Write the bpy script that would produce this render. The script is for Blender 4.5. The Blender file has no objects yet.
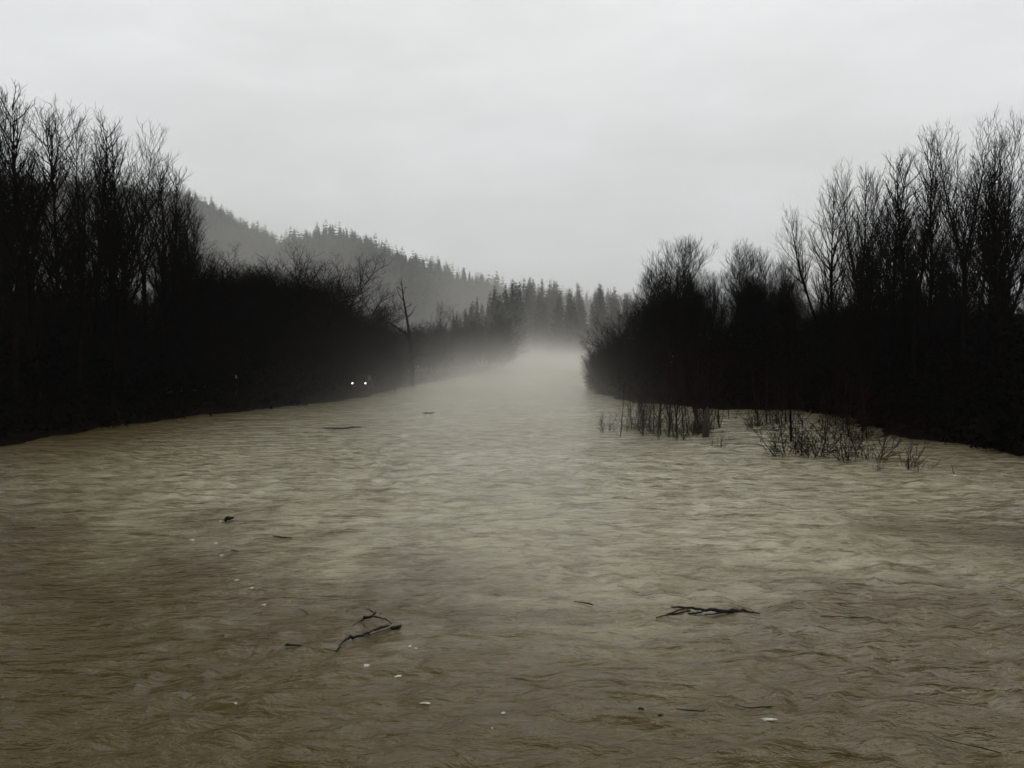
import bpy, math, random
import numpy as np
from mathutils import Vector, Matrix

# ------------------------------------------------------------------ camera
W, H = 1024, 768
FPX, CAM_H, HORIZON = 788.0, 6.0, 348.0
scene = bpy.context.scene
COL = scene.collection
cam_data = bpy.data.cameras.new("camera")
cam_data.sensor_width = 36.0
cam_data.lens = FPX / W * 36.0
cam_data.clip_start = 0.1
cam_data.clip_end = 9000.0
cam = bpy.data.objects.new("camera", cam_data)
COL.objects.link(cam)
PITCH = math.atan((H / 2 - HORIZON) / FPX)            # looking slightly down
cam.location = (0, 0, CAM_H)
cam.rotation_euler = (math.pi / 2 - PITCH, 0, 0)
scene.camera = cam

# ------------------------------------------------------------------ overcast sky and soft sun
SUN_EL, SUN_AZ = math.radians(52), math.radians(20)
world = bpy.data.worlds.new("World")
scene.world = world
world.use_nodes = True
nt = world.node_tree
nt.nodes.clear()
N = nt.nodes.new
L = nt.links.new
out = N("ShaderNodeOutputWorld")
bg = N("ShaderNodeBackground")
bg.inputs["Strength"].default_value = 0.1
sky = N("ShaderNodeTexSky")
sky.sky_type = 'NISHITA'
sky.sun_disc = False
sky.sun_elevation = SUN_EL
sky.sun_rotation = SUN_AZ
bw = N("ShaderNodeRGBToBW")
L(sky.outputs[0], bw.inputs[0])
tc = N("ShaderNodeTexCoord")
sep = N("ShaderNodeSeparateXYZ")
L(tc.outputs["Generated"], sep.inputs[0])
ramp = N("ShaderNodeValToRGB")                        # overcast luminance: brighter above the horizon, then darkened overhead
ramp.color_ramp.elements[0].position = 0.0
ramp.color_ramp.elements[0].color = (0.655, 0.67, 0.69, 1)
ramp.color_ramp.elements[1].position = 0.45
ramp.color_ramp.elements[1].color = (0.90, 0.925, 0.92, 1)
for pos, c in ((0.60, (0.66, 0.675, 0.68, 1)), (1.0, (0.38, 0.39, 0.395, 1))):   # darker overhead sky out of view, added to dim the near water
    el = ramp.color_ramp.elements.new(pos)
    el.color = c
L(sep.outputs["Z"], ramp.inputs[0])
mp = N("ShaderNodeMapping")
mp.inputs["Scale"].default_value = (1.5, 1.5, 5.0)
L(tc.outputs["Generated"], mp.inputs[0])
nz = N("ShaderNodeTexNoise")
nz.inputs["Scale"].default_value = 2.4
nz.inputs["Detail"].default_value = 7
nz.inputs["Roughness"].default_value = 0.6
L(mp.outputs[0], nz.inputs["Vector"])
cr = N("ShaderNodeMapRange")
cr.inputs["From Min"].default_value = 0.3
cr.inputs["From Max"].default_value = 0.7
cr.inputs["To Min"].default_value = 9.2
cr.inputs["To Max"].default_value = 10.7
L(nz.outputs["Fac"], cr.inputs["Value"])
vm = N("ShaderNodeVectorMath")
vm.operation = 'SCALE'
L(ramp.outputs[0], vm.inputs[0])
L(cr.outputs[0], vm.inputs["Scale"])
mx = N("ShaderNodeMix")
mx.data_type = 'RGBA'
mx.inputs["Factor"].default_value = 0.93               # cloud cover over the clear sky
L(bw.outputs[0], mx.inputs["A"])
L(vm.outputs[0], mx.inputs["B"])
L(mx.outputs["Result"], bg.inputs["Color"])
L(bg.outputs[0], out.inputs[0])

sun_data = bpy.data.lights.new("sun", 'SUN')
sun_data.energy = 0.8
sun_data.angle = math.radians(60)
sun_data.color = (1.0, 0.97, 0.93)
sun = bpy.data.objects.new("sun", sun_data)
COL.objects.link(sun)
sun.rotation_euler = (math.pi / 2 - SUN_EL, 0, math.pi - SUN_AZ)

vs = scene.view_settings
vs.view_transform = 'Standard'
vs.look = 'None'
vs.exposure = 0.0
vs.gamma = 1.0
scene.cycles.max_bounces = 12
scene.cycles.diffuse_bounces = 2
scene.cycles.glossy_bounces = 2
scene.cycles.volume_bounces = 10
scene.cycles.transparent_max_bounces = 8
scene.cycles.volume_step_rate = 1.0
scene.cycles.volume_max_steps = 128
scene.cycles.use_denoising = True

# ------------------------------------------------------------------ helpers
RNG = np.random.default_rng(7)
random.seed(7)
CP, SP = math.cos(PITCH), math.sin(PITCH)


def ray(px, py):
    x, y = (px - W / 2) / FPX, (py - H / 2) / FPX
    return np.array([x, CP - y * SP, -SP - y * CP])


def at(px, py, z=0.0):
    r = ray(px, py)
    return np.array([0, 0, CAM_H]) + r * ((z - CAM_H) / r[2])


def far(px, py, D):
    r = ray(px, py)
    return np.array([0, 0, CAM_H]) + r * (D / r[1])


def mesh_from(name, V, F, mat=None, smooth=False):
    """V (n,3); F list of (m,k) index arrays."""
    me = bpy.data.meshes.new(name)
    V = np.asarray(V, dtype=np.float32)
    F = [np.asarray(f, dtype=np.int32) for f in F if len(f)]
    me.vertices.add(len(V))
    me.vertices.foreach_set("co", V.ravel())
    nl = sum(f.size for f in F)
    me.loops.add(nl)
    me.loops.foreach_set("vertex_index", np.concatenate([f.ravel() for f in F]))
    tot = np.concatenate([np.full(len(f), f.shape[1], dtype=np.int32) for f in F])
    me.polygons.add(len(tot))
    me.polygons.foreach_set("loop_start", np.concatenate([[0], np.cumsum(tot)[:-1]]).astype(np.int32))
    if smooth:
        me.polygons.foreach_set("use_smooth", np.ones(len(tot), dtype=bool))
    me.update(calc_edges=True)
    me.validate()
    me["top"] = float(V[:, 2].max())
    if mat:
        me.materials.append(mat)
    return me


def obj(name, me, parent=None):
    o = bpy.data.objects.new(name, me)
    COL.objects.link(o)
    if parent:
        o.parent = parent
    return o


def tag(o, label=None, cat=None, group=None, kind=None):
    if label:
        o["label"] = label
    if cat:
        o["category"] = cat
    if group:
        o["group"] = group
    if kind:
        o["kind"] = kind
    return o


def unit(v):
    return v / (np.linalg.norm(v) + 1e-9)


class Tubes:
    """Collects tapering tubes along polylines and turns them into one mesh."""

    def __init__(self):
        self.by = {}

    def add(self, P, R, sides=3):
        self.by.setdefault((len(P), sides), []).append((np.asarray(P, float), np.asarray(R, float)))

    def arrays(self):
        V, Q, base = [], [], 0
        for (n, s), items in self.by.items():
            P = np.stack([p for p, _ in items])
            R = np.stack([r for _, r in items])
            T = np.gradient(P, axis=1)
            T /= np.linalg.norm(T, axis=2, keepdims=True) + 1e-9
            ref = np.where(np.abs(T[:, :1, 2:3]) > 0.9, np.array([1.0, 0, 0]), np.array([0, 0, 1.0]))
            ref = np.broadcast_to(ref, T.shape)
            U = np.cross(T, ref)
            U /= np.linalg.norm(U, axis=2, keepdims=True) + 1e-9
            Vv = np.cross(T, U)
            a = np.arange(s) * 2 * math.pi / s
            ring = (P[:, :, None, :] + R[:, :, None, None] *
                    (np.cos(a)[None, None, :, None] * U[:, :, None, :] + np.sin(a)[None, None, :, None] * Vv[:, :, None, :]))
            B = len(items)
            V.append(ring.reshape(-1, 3))
            b, i, j = np.meshgrid(np.arange(B), np.arange(n - 1), np.arange(s), indexing='ij')
            j2 = (j + 1) % s
            o = base + b * n * s
            q = np.stack([o + i * s + j, o + i * s + j2, o + (i + 1) * s + j2, o + (i + 1) * s + j], axis=-1)
            Q.append(q.reshape(-1, 4))
            base += B * n * s
        return np.concatenate(V), np.concatenate(Q)

    def mesh(self, name, mat, smooth=True):
        V, Q = self.arrays()
        return mesh_from(name, V, [Q], mat, smooth)


# ------------------------------------------------------------------ materials
def principled(name, color, rough=0.9, spec=0.2):
    m = bpy.data.materials.new(name)
    m.use_nodes = True
    b = m.node_tree.nodes["Principled BSDF"]
    b.inputs["Base Color"].default_value = (*color, 1)
    b.inputs["Roughness"].default_value = rough
    b.inputs["Specular IOR Level"].default_value = spec
    return m


def noisy(name, c1, c2, scale, rough=0.9, spec=0.15, bump=0.0, detail=5):
    m = principled(name, c1, rough, spec)
    t = m.node_tree
    b = t.nodes["Principled BSDF"]
    tcn = t.nodes.new("ShaderNodeTexCoord")
    n = t.nodes.new("ShaderNodeTexNoise")
    n.inputs["Scale"].default_value = scale
    n.inputs["Detail"].default_value = detail
    t.links.new(tcn.outputs["Object"], n.inputs["Vector"])
    r = t.nodes.new("ShaderNodeValToRGB")
    r.color_ramp.elements[0].position = 0.35
    r.color_ramp.elements[1].position = 0.68
    r.color_ramp.elements[0].color = (*c1, 1)
    r.color_ramp.elements[1].color = (*c2, 1)
    t.links.new(n.outputs["Fac"], r.inputs[0])
    t.links.new(r.outputs[0], b.inputs["Base Color"])
    if bump:
        bp = t.nodes.new("ShaderNodeBump")
        bp.inputs["Strength"].default_value = bump
        t.links.new(n.outputs["Fac"], bp.inputs["Height"])
        t.links.new(bp.outputs[0], b.inputs["Normal"])
    return m


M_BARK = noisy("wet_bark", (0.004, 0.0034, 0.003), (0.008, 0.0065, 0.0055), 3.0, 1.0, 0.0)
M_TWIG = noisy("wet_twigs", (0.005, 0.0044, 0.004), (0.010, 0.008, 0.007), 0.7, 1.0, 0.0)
M_REDTWIG = noisy("red_stems", (0.009, 0.0055, 0.0045), (0.024, 0.0125, 0.0095), 0.8, 1.0, 0.0)
M_PALEBARK = noisy("pale_bark", (0.03, 0.024, 0.018), (0.07, 0.056, 0.044), 4.0, 0.9, 0.1, 0.3)
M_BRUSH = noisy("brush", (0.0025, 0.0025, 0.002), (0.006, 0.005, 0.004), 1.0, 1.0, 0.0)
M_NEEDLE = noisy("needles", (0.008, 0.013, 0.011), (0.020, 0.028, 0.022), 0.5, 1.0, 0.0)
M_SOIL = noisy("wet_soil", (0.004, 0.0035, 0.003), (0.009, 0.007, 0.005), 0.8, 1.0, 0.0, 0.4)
M_HILL = noisy("hill_floor", (0.012, 0.015, 0.012), (0.022, 0.024, 0.018), 0.02, 1.0, 0.0)
M_DRIFT = noisy("wet_driftwood", (0.006, 0.005, 0.004), (0.016, 0.012, 0.009), 9.0, 0.6, 0.2, 0.3)
M_DRIFTPALE = noisy("peeled_driftwood", (0.10, 0.08, 0.05), (0.20, 0.165, 0.12), 9.0, 0.7, 0.3, 0.3)
M_FOAM = noisy("foam", (0.42, 0.39, 0.33), (0.74, 0.72, 0.67), 22.0, 0.7, 0.3, 0.4)

# ------------------------------------------------------------------ river outline and terrain
# banks measured on the photograph and laid out on the ground plan (x, y in metres)
LEFT_PX = [(-700, 560), (-330, 490), (0, 443), (100, 428), (200, 416), (300, 405), (360, 398), (400, 388), (450, 379), (490, 371), (515, 364), (524, 359)]
RIGHT_PX = [(1700, 620), (1250, 486), (1024, 455), (940, 443), (880, 431), (850, 420), (800, 410), (720, 409), (640, 402), (600, 393), (590, 383), (588, 375), (600, 366), (640, 362)]
left_pts = [at(*p)[:2] for p in LEFT_PX]
right_pts = [at(*p)[:2] for p in RIGHT_PX]
river = ([np.array([-42.0, -400.0]), np.array([-40.0, -60.0])] + left_pts +
         [np.array([40.0, 425.0]), np.array([160.0, 470.0]), np.array([420.0, 500.0]), np.array([420.0, 430.0]), np.array([150.0, 380.0])] +
         right_pts[::-1] + [np.array([38.0, -60.0]), np.array([42.0, -400.0])])
RIV = np.array(river)


def river_sd(P):
    """signed distance to the river outline: positive on land."""
    P = np.atleast_2d(P)
    A, B = RIV, np.roll(RIV, -1, axis=0)
    d = np.full(len(P), 1e9)
    inside = np.zeros(len(P), bool)
    for a, b in zip(A, B):
        ab = b - a
        t = np.clip(((P - a) @ ab) / (ab @ ab), 0, 1)
        d = np.minimum(d, np.linalg.norm(P - (a + t[:, None] * ab), axis=1))
        c = (a[1] > P[:, 1]) != (b[1] > P[:, 1])
        xi = a[0] + (P[:, 1] - a[1]) * ab[0] / (ab[1] if abs(ab[1]) > 1e-9 else 1e-9)
        inside ^= c & (P[:, 0] < xi)
    return np.where(inside, -d, d)


_wav = [(RNG.normal(0, 1, 2), RNG.uniform(0, 6.28)) for _ in range(40)]


def fnoise(P, wl):
    """smooth noise of about +-1 with wavelength wl."""
    k = 2 * math.pi / wl
    s = 0
    for d, ph in _wav[:14]:
        s = s + np.sin((P @ d) * k * 0.8 + ph)
    return s / 3.2


def ground_z(P):
    P = np.atleast_2d(np.asarray(P, float))
    s = river_sd(P) + 0.7 * fnoise(P, 9.0) + 0.25 * fnoise(P, 2.7)
    land = 0.9 * (1 - np.exp(-np.maximum(s, 0) / 2.2)) + 5.0 * np.clip((s - 6) / 90, 0, 1) ** 1.0 + 0.15 * fnoise(P, 6.0) * np.clip(s / 4, 0, 1)
    bed = -2.5 * (1 - np.exp(np.minimum(s, 0) / 9.0))
    return np.where(s > 0, land, bed)


def gz(x, y):
    return float(ground_z([[x, y]])[0])


def axis(lo, hi, step, lim, grow=1.13):
    a = list(np.arange(lo, hi + 1e-6, step))
    st = step
    while a[-1] < lim:
        st *= grow
        a.append(a[-1] + st)
    st = step
    while a[0] > -lim:
        st *= grow
        a.insert(0, a[0] - st)
    return np.clip(np.array(a), -lim, lim)


def grid_mesh(name, X, Y, Z, mat, smooth=True):
    ny, nx = X.shape
    V = np.stack([X, Y, Z], -1).reshape(-1, 3)
    i, j = np.meshgrid(np.arange(ny - 1), np.arange(nx - 1), indexing='ij')
    q = np.stack([i * nx + j, i * nx + j + 1, (i + 1) * nx + j + 1, (i + 1) * nx + j], -1).reshape(-1, 4)
    return mesh_from(name, V, [q], mat, smooth)


gx = axis(-60, 62, 1.3, 2300)
gy = axis(20, 240, 1.3, 2300)
GX, GY = np.meshgrid(gx, gy)
GZ = ground_z(np.stack([GX.ravel(), GY.ravel()], -1)).reshape(GX.shape)
tag(obj("ground", grid_mesh("ground", GX, GY, GZ, M_SOIL)), kind="structure")

# ------------------------------------------------------------------ hills
RIDGE_A = [(-330, 130, 900), (-120, 158, 930), (0, 178, 950), (70, 186, 960), (130, 192, 960), (180, 200, 950), (215, 220, 930), (243, 240, 900), (300, 285, 870)]
RIDGE_B = [(190, 300, 760), (232, 268, 740), (252, 244, 730), (285, 246, 725), (330, 241, 720), (370, 251, 715), (400, 265, 710), (450, 281, 700), (500, 297, 690), (560, 303, 680), (640, 309, 670), (760, 322, 660)]
RA = np.array([far(*p) for p in RIDGE_A])
RB = np.array([far(*p) for p in RIDGE_B])


def hill_z(P):
    z = np.full(len(P), -3.0)
    for R, sl in ((RA, 0.62), (RB, 0.55)):
        for a, b in zip(R[:-1], R[1:]):
            ab = (b - a)[:2]
            t = np.clip(((P - a[:2]) @ ab) / (ab @ ab), 0, 1)
            d = np.linalg.norm(P - (a[:2] + t[:, None] * ab), axis=1)
            zz = a[2] + t * (b[2] - a[2]) - sl * (np.sqrt(d * d + 30.0 ** 2) - 30.0)
            z = np.maximum(z, zz)
    k = np.clip((z - 5) / 40, 0, 1)
    return z + k * (3.0 * fnoise(P, 90.0) + 1.2 * fnoise(P, 31.0))


hx, hy = np.meshgrid(np.linspace(-950, 330, 150), np.linspace(430, 1300, 90))
hzv = hill_z(np.stack([hx.ravel(), hy.ravel()], -1)).reshape(hx.shape)
tag(obj("hills", grid_mesh("hills", hx, hy, hzv, M_HILL)), kind="structure")

# ------------------------------------------------------------------ river water
rows = [-80.0, -40, -20, -8, 0, 4, 7, 9]
y = 10.0
while y < 700:
    rows.append(y)
    y += max(0.10, y * y / (CAM_H * FPX) * 1.6)
rows = np.array(rows)
cols = np.linspace(-1, 1, 420)
WY = np.repeat(rows[:, None], len(cols), 1)
WX = cols[None, :] * (46 + 0.62 * np.clip(rows, 0, 700))[:, None]
WP = np.stack([WX.ravel(), WY.ravel()], -1)
wr = np.random.default_rng(21)
WAVES = []
for k in range(70):
    wl = 0.36 * (1.9 / 0.36) ** (wr.random() ** 1.3)
    th = wr.normal(math.pi / 2, 0.95)                   # crests lie mostly across the flow
    WAVES.append((wl, np.array([math.cos(th), math.sin(th)]) * 2 * math.pi / wl, wr.random() * 6.28))


def wave_z(P):
    P = np.atleast_2d(np.asarray(P, float))
    warp = np.stack([fnoise(P, 7.0), fnoise(P[:, ::-1], 8.0)], -1) * 0.5
    calm = 0.45 + 0.55 * np.clip(0.5 + 0.6 * fnoise(P * np.array([1.0, 0.6]), 16.0), 0, 1)
    dist = np.linalg.norm(P, axis=1)
    z = np.zeros(len(P))
    for wl, kv, ph in WAVES:
        fade = np.clip(1.6 - dist / (wl * 70), 0, 1)
        z += fade * 0.0068 * wl ** 0.9 * np.sin((P + warp * min(wl, 2.0)) @ kv + ph)
    return z * calm * np.clip((dist - 2) / 5, 0, 1)


wz = wave_z(WP)
M_WATER = principled("muddy_water", (0.1, 0.08, 0.04), 0.11, 0.5)
t = M_WATER.node_tree
b = t.nodes["Principled BSDF"]
b.inputs["IOR"].default_value = 1.335
b.inputs["Specular Tint"].default_value = (1.0, 0.90, 0.60, 1)
tcn = t.nodes.new("ShaderNodeTexCoord")


def wnoise(scale, stretch, detail=4, rough=0.55, dist_=0.0):
    m_ = t.nodes.new("ShaderNodeMapping")
    m_.inputs["Scale"].default_value = stretch
    t.links.new(tcn.outputs["Object"], m_.inputs[0])
    n_ = t.nodes.new("ShaderNodeTexNoise")
    n_.inputs["Scale"].default_value = scale
    n_.inputs["Detail"].default_value = detail
    n_.inputs["Roughness"].default_value = rough
    n_.inputs["Distortion"].default_value = dist_
    t.links.new(m_.outputs[0], n_.inputs["Vector"])
    return n_


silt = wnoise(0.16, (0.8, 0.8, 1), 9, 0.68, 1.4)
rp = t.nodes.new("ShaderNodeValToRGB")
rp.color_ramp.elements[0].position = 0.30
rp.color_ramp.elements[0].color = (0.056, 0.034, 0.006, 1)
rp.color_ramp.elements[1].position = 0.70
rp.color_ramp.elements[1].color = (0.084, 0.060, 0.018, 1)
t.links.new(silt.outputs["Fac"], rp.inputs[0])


def wmath(op, a, b2):
    n_ = t.nodes.new("ShaderNodeMath")
    n_.operation = op
    for i, v in enumerate((a, b2)):
        if isinstance(v, (int, float)):
            n_.inputs[i].default_value = v
        else:
            t.links.new(v, n_.inputs[i])
    return n_.outputs[0]


def wramp(v, a, b2, lo=0.0, hi=1.0):
    n_ = t.nodes.new("ShaderNodeMapRange")
    n_.interpolation_type = 'SMOOTHSTEP'
    for k_, q_ in (("From Min", a), ("From Max", b2), ("To Min", lo), ("To Max", hi)):
        n_.inputs[k_].default_value = q_
    t.links.new(v, n_.inputs["Value"])
    return n_.outputs[0]


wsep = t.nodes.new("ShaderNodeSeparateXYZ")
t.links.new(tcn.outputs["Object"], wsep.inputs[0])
tone_edge_n = wnoise(0.14, (1, 1, 1), 5, 0.6, 1.0)
tone_edge = wmath('SUBTRACT', wsep.outputs["Y"], wmath('MULTIPLY', wmath('ABSOLUTE', wmath('SUBTRACT', wsep.outputs["X"], 3.0), 0.0), 0.62))
tone_edge = wmath('ADD', tone_edge, wmath('MULTIPLY', wmath('SUBTRACT', tone_edge_n.outputs["Fac"], 0.5), 22.0))
silt_light = wmath('MULTIPLY', wramp(tone_edge, 11.0, 24.0), wmath('MULTIPLY', wramp(wsep.outputs["X"], -31.0, -13.0, 0.12, 1.0), wramp(wsep.outputs["X"], 17.0, 32.0, 1.0, 0.2)))                     # pale silt tone plus painted light, fading toward the viewer and the banks
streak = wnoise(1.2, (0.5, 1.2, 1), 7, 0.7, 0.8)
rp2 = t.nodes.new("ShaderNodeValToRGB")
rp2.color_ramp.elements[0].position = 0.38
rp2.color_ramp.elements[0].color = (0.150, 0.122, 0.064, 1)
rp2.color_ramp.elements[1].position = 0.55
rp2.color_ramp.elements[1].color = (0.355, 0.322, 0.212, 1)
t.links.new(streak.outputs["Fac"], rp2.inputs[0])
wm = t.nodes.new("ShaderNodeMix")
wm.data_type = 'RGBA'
t.links.new(silt_light, wm.inputs["Factor"])
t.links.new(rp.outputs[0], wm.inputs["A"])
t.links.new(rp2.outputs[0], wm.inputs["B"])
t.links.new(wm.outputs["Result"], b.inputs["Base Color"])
n1 = wnoise(1.35, (0.6, 1.25, 1), 5, 0.6, 0.5)
n0 = wnoise(0.5, (0.55, 1.25, 1), 3, 0.55, 0.6)
n2 = wnoise(5.0, (0.55, 1.3, 1), 4, 0.62, 0.3)
patch = wnoise(0.13, (0.8, 1.0, 1), 3, 0.5, 0.8)
pr = t.nodes.new("ShaderNodeMapRange")
pr.inputs["From Min"].default_value = 0.35
pr.inputs["From Max"].default_value = 0.65
pr.inputs["To Min"].default_value = 0.45
pr.inputs["To Max"].default_value = 1.0
t.links.new(patch.outputs["Fac"], pr.inputs["Value"])
b1 = t.nodes.new("ShaderNodeBump")
b1.inputs["Distance"].default_value = 0.24
b2 = t.nodes.new("ShaderNodeBump")
b2.inputs["Distance"].default_value = 0.065
t.links.new(pr.outputs[0], b1.inputs["Strength"])
t.links.new(pr.outputs[0], b2.inputs["Strength"])
t.links.new(n1.outputs["Fac"], b1.inputs["Height"])
t.links.new(n2.outputs["Fac"], b2.inputs["Height"])
b0 = t.nodes.new("ShaderNodeBump")
b0.inputs["Distance"].default_value = 0.32
t.links.new(n0.outputs["Fac"], b0.inputs["Height"])
t.links.new(b0.outputs[0], b1.inputs["Normal"])
t.links.new(b1.outputs[0], b2.inputs["Normal"])
t.links.new(b2.outputs[0], b.inputs["Normal"])
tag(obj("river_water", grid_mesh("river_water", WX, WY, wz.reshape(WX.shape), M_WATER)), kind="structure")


# ------------------------------------------------------------------ bare trees
def polyline(rng, p, d, length, nseg, wob, up):
    pts = [p]
    for _ in range(nseg):
        d = unit(d + rng.normal(0, wob, 3) + np.array([0, 0, up]))
        p = p + d * (length / nseg)
        pts.append(p)
    return np.array(pts)


def sample(P, t_):
    x = t_ * (len(P) - 1)
    i = min(int(x), len(P) - 2)
    return P[i] + (P[i + 1] - P[i]) * (x - i), unit(P[i + 1] - P[i])


def side_dir(rng, d, ang, az=None):
    ref = np.array([1.0, 0, 0]) if abs(d[2]) > 0.8 else np.array([0, 0, 1.0])
    u = unit(np.cross(d, ref))
    v = np.cross(d, u)
    a = rng.uniform(0, 6.283) if az is None else az
    return unit(d * math.cos(ang) + (u * math.cos(a) + v * math.sin(a)) * math.sin(ang))


def ramify(T, rng, P, r0, L0, spec, depth):
    """side branches along polyline P, down to the twigs."""
    sp = spec["levels"][depth]
    n = max(2, int(L0 * (1 - sp["from"]) / sp["gap"]))
    az = rng.uniform(0, 6.28)
    for k in range(n):
        t_ = sp["from"] + (1 - sp["from"]) * (k + rng.uniform(0.1, 0.9)) / n
        p, d = sample(P, min(t_, 0.999))
        az += 2.4 + rng.normal(0, 0.4)
        ln = sp["len"](L0, t_) * rng.uniform(0.65, 1.25)
        dd = side_dir(rng, d, math.radians(rng.normal(sp["ang"], 8)), az)
        r = max(min(r0 * (1 - 0.75 * t_) * sp["rr"], ln * 0.02 + 0.006), spec["rmin"])
        Q = polyline(rng, p, dd, ln, sp["seg"], sp["wob"], sp["up"])
        T.add(Q, np.linspace(r, max(r * 0.3, spec["rmin"] * 0.6), len(Q)), 4 if depth == 0 else 3)
        if depth + 1 < len(spec["levels"]):
            ramify(T, rng, Q, r, ln, spec, depth + 1)


def tall_spec(Ht, wid=0.2, dens=1.0, rmin=0.0105, drop=0.22):
    def prim(L0, t_):
        hgt = t_
        return Ht * wid * (max(1 - hgt, 0.0) ** 0.55) * min(1.0, (hgt - drop + 0.12) / 0.2) * 1.2 + 1.15
    return dict(rmin=rmin, levels=[
        dict(gap=0.36 / dens, len=prim, ang=38, seg=5, wob=0.05, up=0.20, rr=0.55, **{"from": drop}),
        dict(gap=0.40 / dens, len=lambda L0, t_: 0.42 * L0 * (1.15 - t_) + 0.35, ang=31, seg=3, wob=0.08, up=0.20, rr=0.6, **{"from": 0.15}),
        dict(gap=0.22 / dens, len=lambda L0, t_: 0.30 * L0 + 0.30, ang=27, seg=2, wob=0.08, up=0.16, rr=0.6, **{"from": 0.15}),
    ])


def round_spec(Ht, dens=1.0, rmin=0.008):
    return dict(rmin=rmin, levels=[
        dict(gap=0.40 / dens, len=lambda L0, t_: 0.42 * L0 * (1.2 - t_) + 0.6, ang=42, seg=4, wob=0.12, up=0.13, rr=0.6, **{"from": 0.22}),
        dict(gap=0.32 / dens, len=lambda L0, t_: 0.42 * L0 * (1.15 - t_) + 0.35, ang=40, seg=3, wob=0.13, up=0.12, rr=0.6, **{"from": 0.12}),
        dict(gap=0.20 / dens, len=lambda L0, t_: 0.26 * L0 + 0.28, ang=36, seg=2, wob=0.12, up=0.10, rr=0.6, **{"from": 0.1}),
    ])


def make_tall(seed, Ht=22.0, fork=None, lean=0.0, wid=0.18, dens=1.0, drop=0.22):
    rng = np.random.default_rng(seed)
    TR, CR = Tubes(), Tubes()
    base = np.array([0, 0, -0.8])
    d0 = unit(np.array([lean, 0, 1.0]))
    r0 = Ht * 0.0105
    if fork is None:
        P = polyline(rng, base, d0, Ht + 0.8, 14, 0.02, 0.03)
        rr = r0 * (1 - np.linspace(0, 1, len(P)) * 0.96)
        rr[0] *= 1.5
        TR.add(P, rr, 8)
        ramify(CR, rng, P, r0, Ht, tall_spec(Ht, wid, dens, drop=drop), 0)
    else:
        hf = fork * Ht
        P = polyline(rng, base, d0, hf + 0.8, 7, 0.03, 0.03)
        rr = r0 * (1 - np.linspace(0, 1, len(P)) * 0.35)
        rr[0] *= 1.5
        TR.add(P, rr, 8)
        top, d = sample(P, 0.999)
        nf = 2 + (seed % 2)
        az = rng.uniform(0, 6.28)
        for k in range(nf):
            dd = side_dir(rng, d, math.radians(rng.uniform(7, 15)), az + k * 6.283 / nf)
            lb = (Ht - hf) * rng.uniform(0.86, 1.0)
            Q = polyline(rng, top - d * 0.1, dd, lb, 9, 0.03, 0.05)
            r1 = rr[-1] * 0.72
            TR.add(Q, r1 * (1 - np.linspace(0, 1, len(Q)) * 0.95), 6)
            ramify(CR, rng, Q, r1, lb, tall_spec(lb, wid * 1.15, dens, drop=0.08), 0)
        ramify(CR, rng, P, r0 * 0.6, hf * 0.5, dict(rmin=0.01, levels=tall_spec(hf, 0.22, dens * 0.6, drop=0.5)["levels"]), 0)
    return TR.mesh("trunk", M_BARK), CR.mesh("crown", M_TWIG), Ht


def make_round(seed, Ht=13.0, stems=5, spread=24, dens=1.0, bare=0.12, mat=None):
    rng = np.random.default_rng(seed)
    TR, CR = Tubes(), Tubes()
    az = rng.uniform(0, 6.28)
    for k in range(stems):
        a = az + k * 6.283 / stems + rng.normal(0, 0.3)
        tilt = math.radians(rng.uniform(0.25, 1.0) * spread)
        d = np.array([math.sin(tilt) * math.cos(a), math.sin(tilt) * math.sin(a), math.cos(tilt)])
        lb = Ht * rng.uniform(0.78, 1.0) / (0.5 + 0.5 * math.cos(tilt))
        P = polyline(rng, np.array([0.2 * math.cos(a), 0.2 * math.sin(a), -0.7]), d, lb + 0.5, 10, 0.06, 0.02)
        r0 = Ht * rng.uniform(0.007, 0.011)
        TR.add(P, r0 * (1 - np.linspace(0, 1, len(P)) * 0.94), 6)
        sp = round_spec(Ht, dens)
        sp["levels"][0]["from"] = max(bare, 0.1)
        ramify(CR, rng, P, r0, lb, sp, 0)
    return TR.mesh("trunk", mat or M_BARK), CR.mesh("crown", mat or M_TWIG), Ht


def make_sapling(seed, Ht=7.0, mat=None):
    rng = np.random.default_rng(seed)
    TR, CR = Tubes(), Tubes()
    P = polyline(rng, np.array([0, 0, -0.9]), unit(np.array([rng.normal(0, 0.05), rng.normal(0, 0.05), 1])), Ht + 0.9, 9, 0.05, 0.04)
    TR.add(P, 0.05 * (1 - np.linspace(0, 1, len(P)) * 0.85), 5)
    sp = dict(rmin=0.008, levels=[
        dict(gap=0.33, len=lambda L0, t_: 0.24 * L0 * (1.1 - t_) + 0.3, ang=40, seg=3, wob=0.1, up=0.12, rr=0.6, **{"from": 0.10}),
        dict(gap=0.26, len=lambda L0, t_: 0.4 * L0 * (1.1 - t_) + 0.2, ang=38, seg=2, wob=0.1, up=0.1, rr=0.6, **{"from": 0.2})])
    ramify(CR, rng, P, 0.045, Ht, sp, 0)
    return TR.mesh("stem", mat or M_REDTWIG), CR.mesh("branches", mat or M_REDTWIG), Ht


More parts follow.
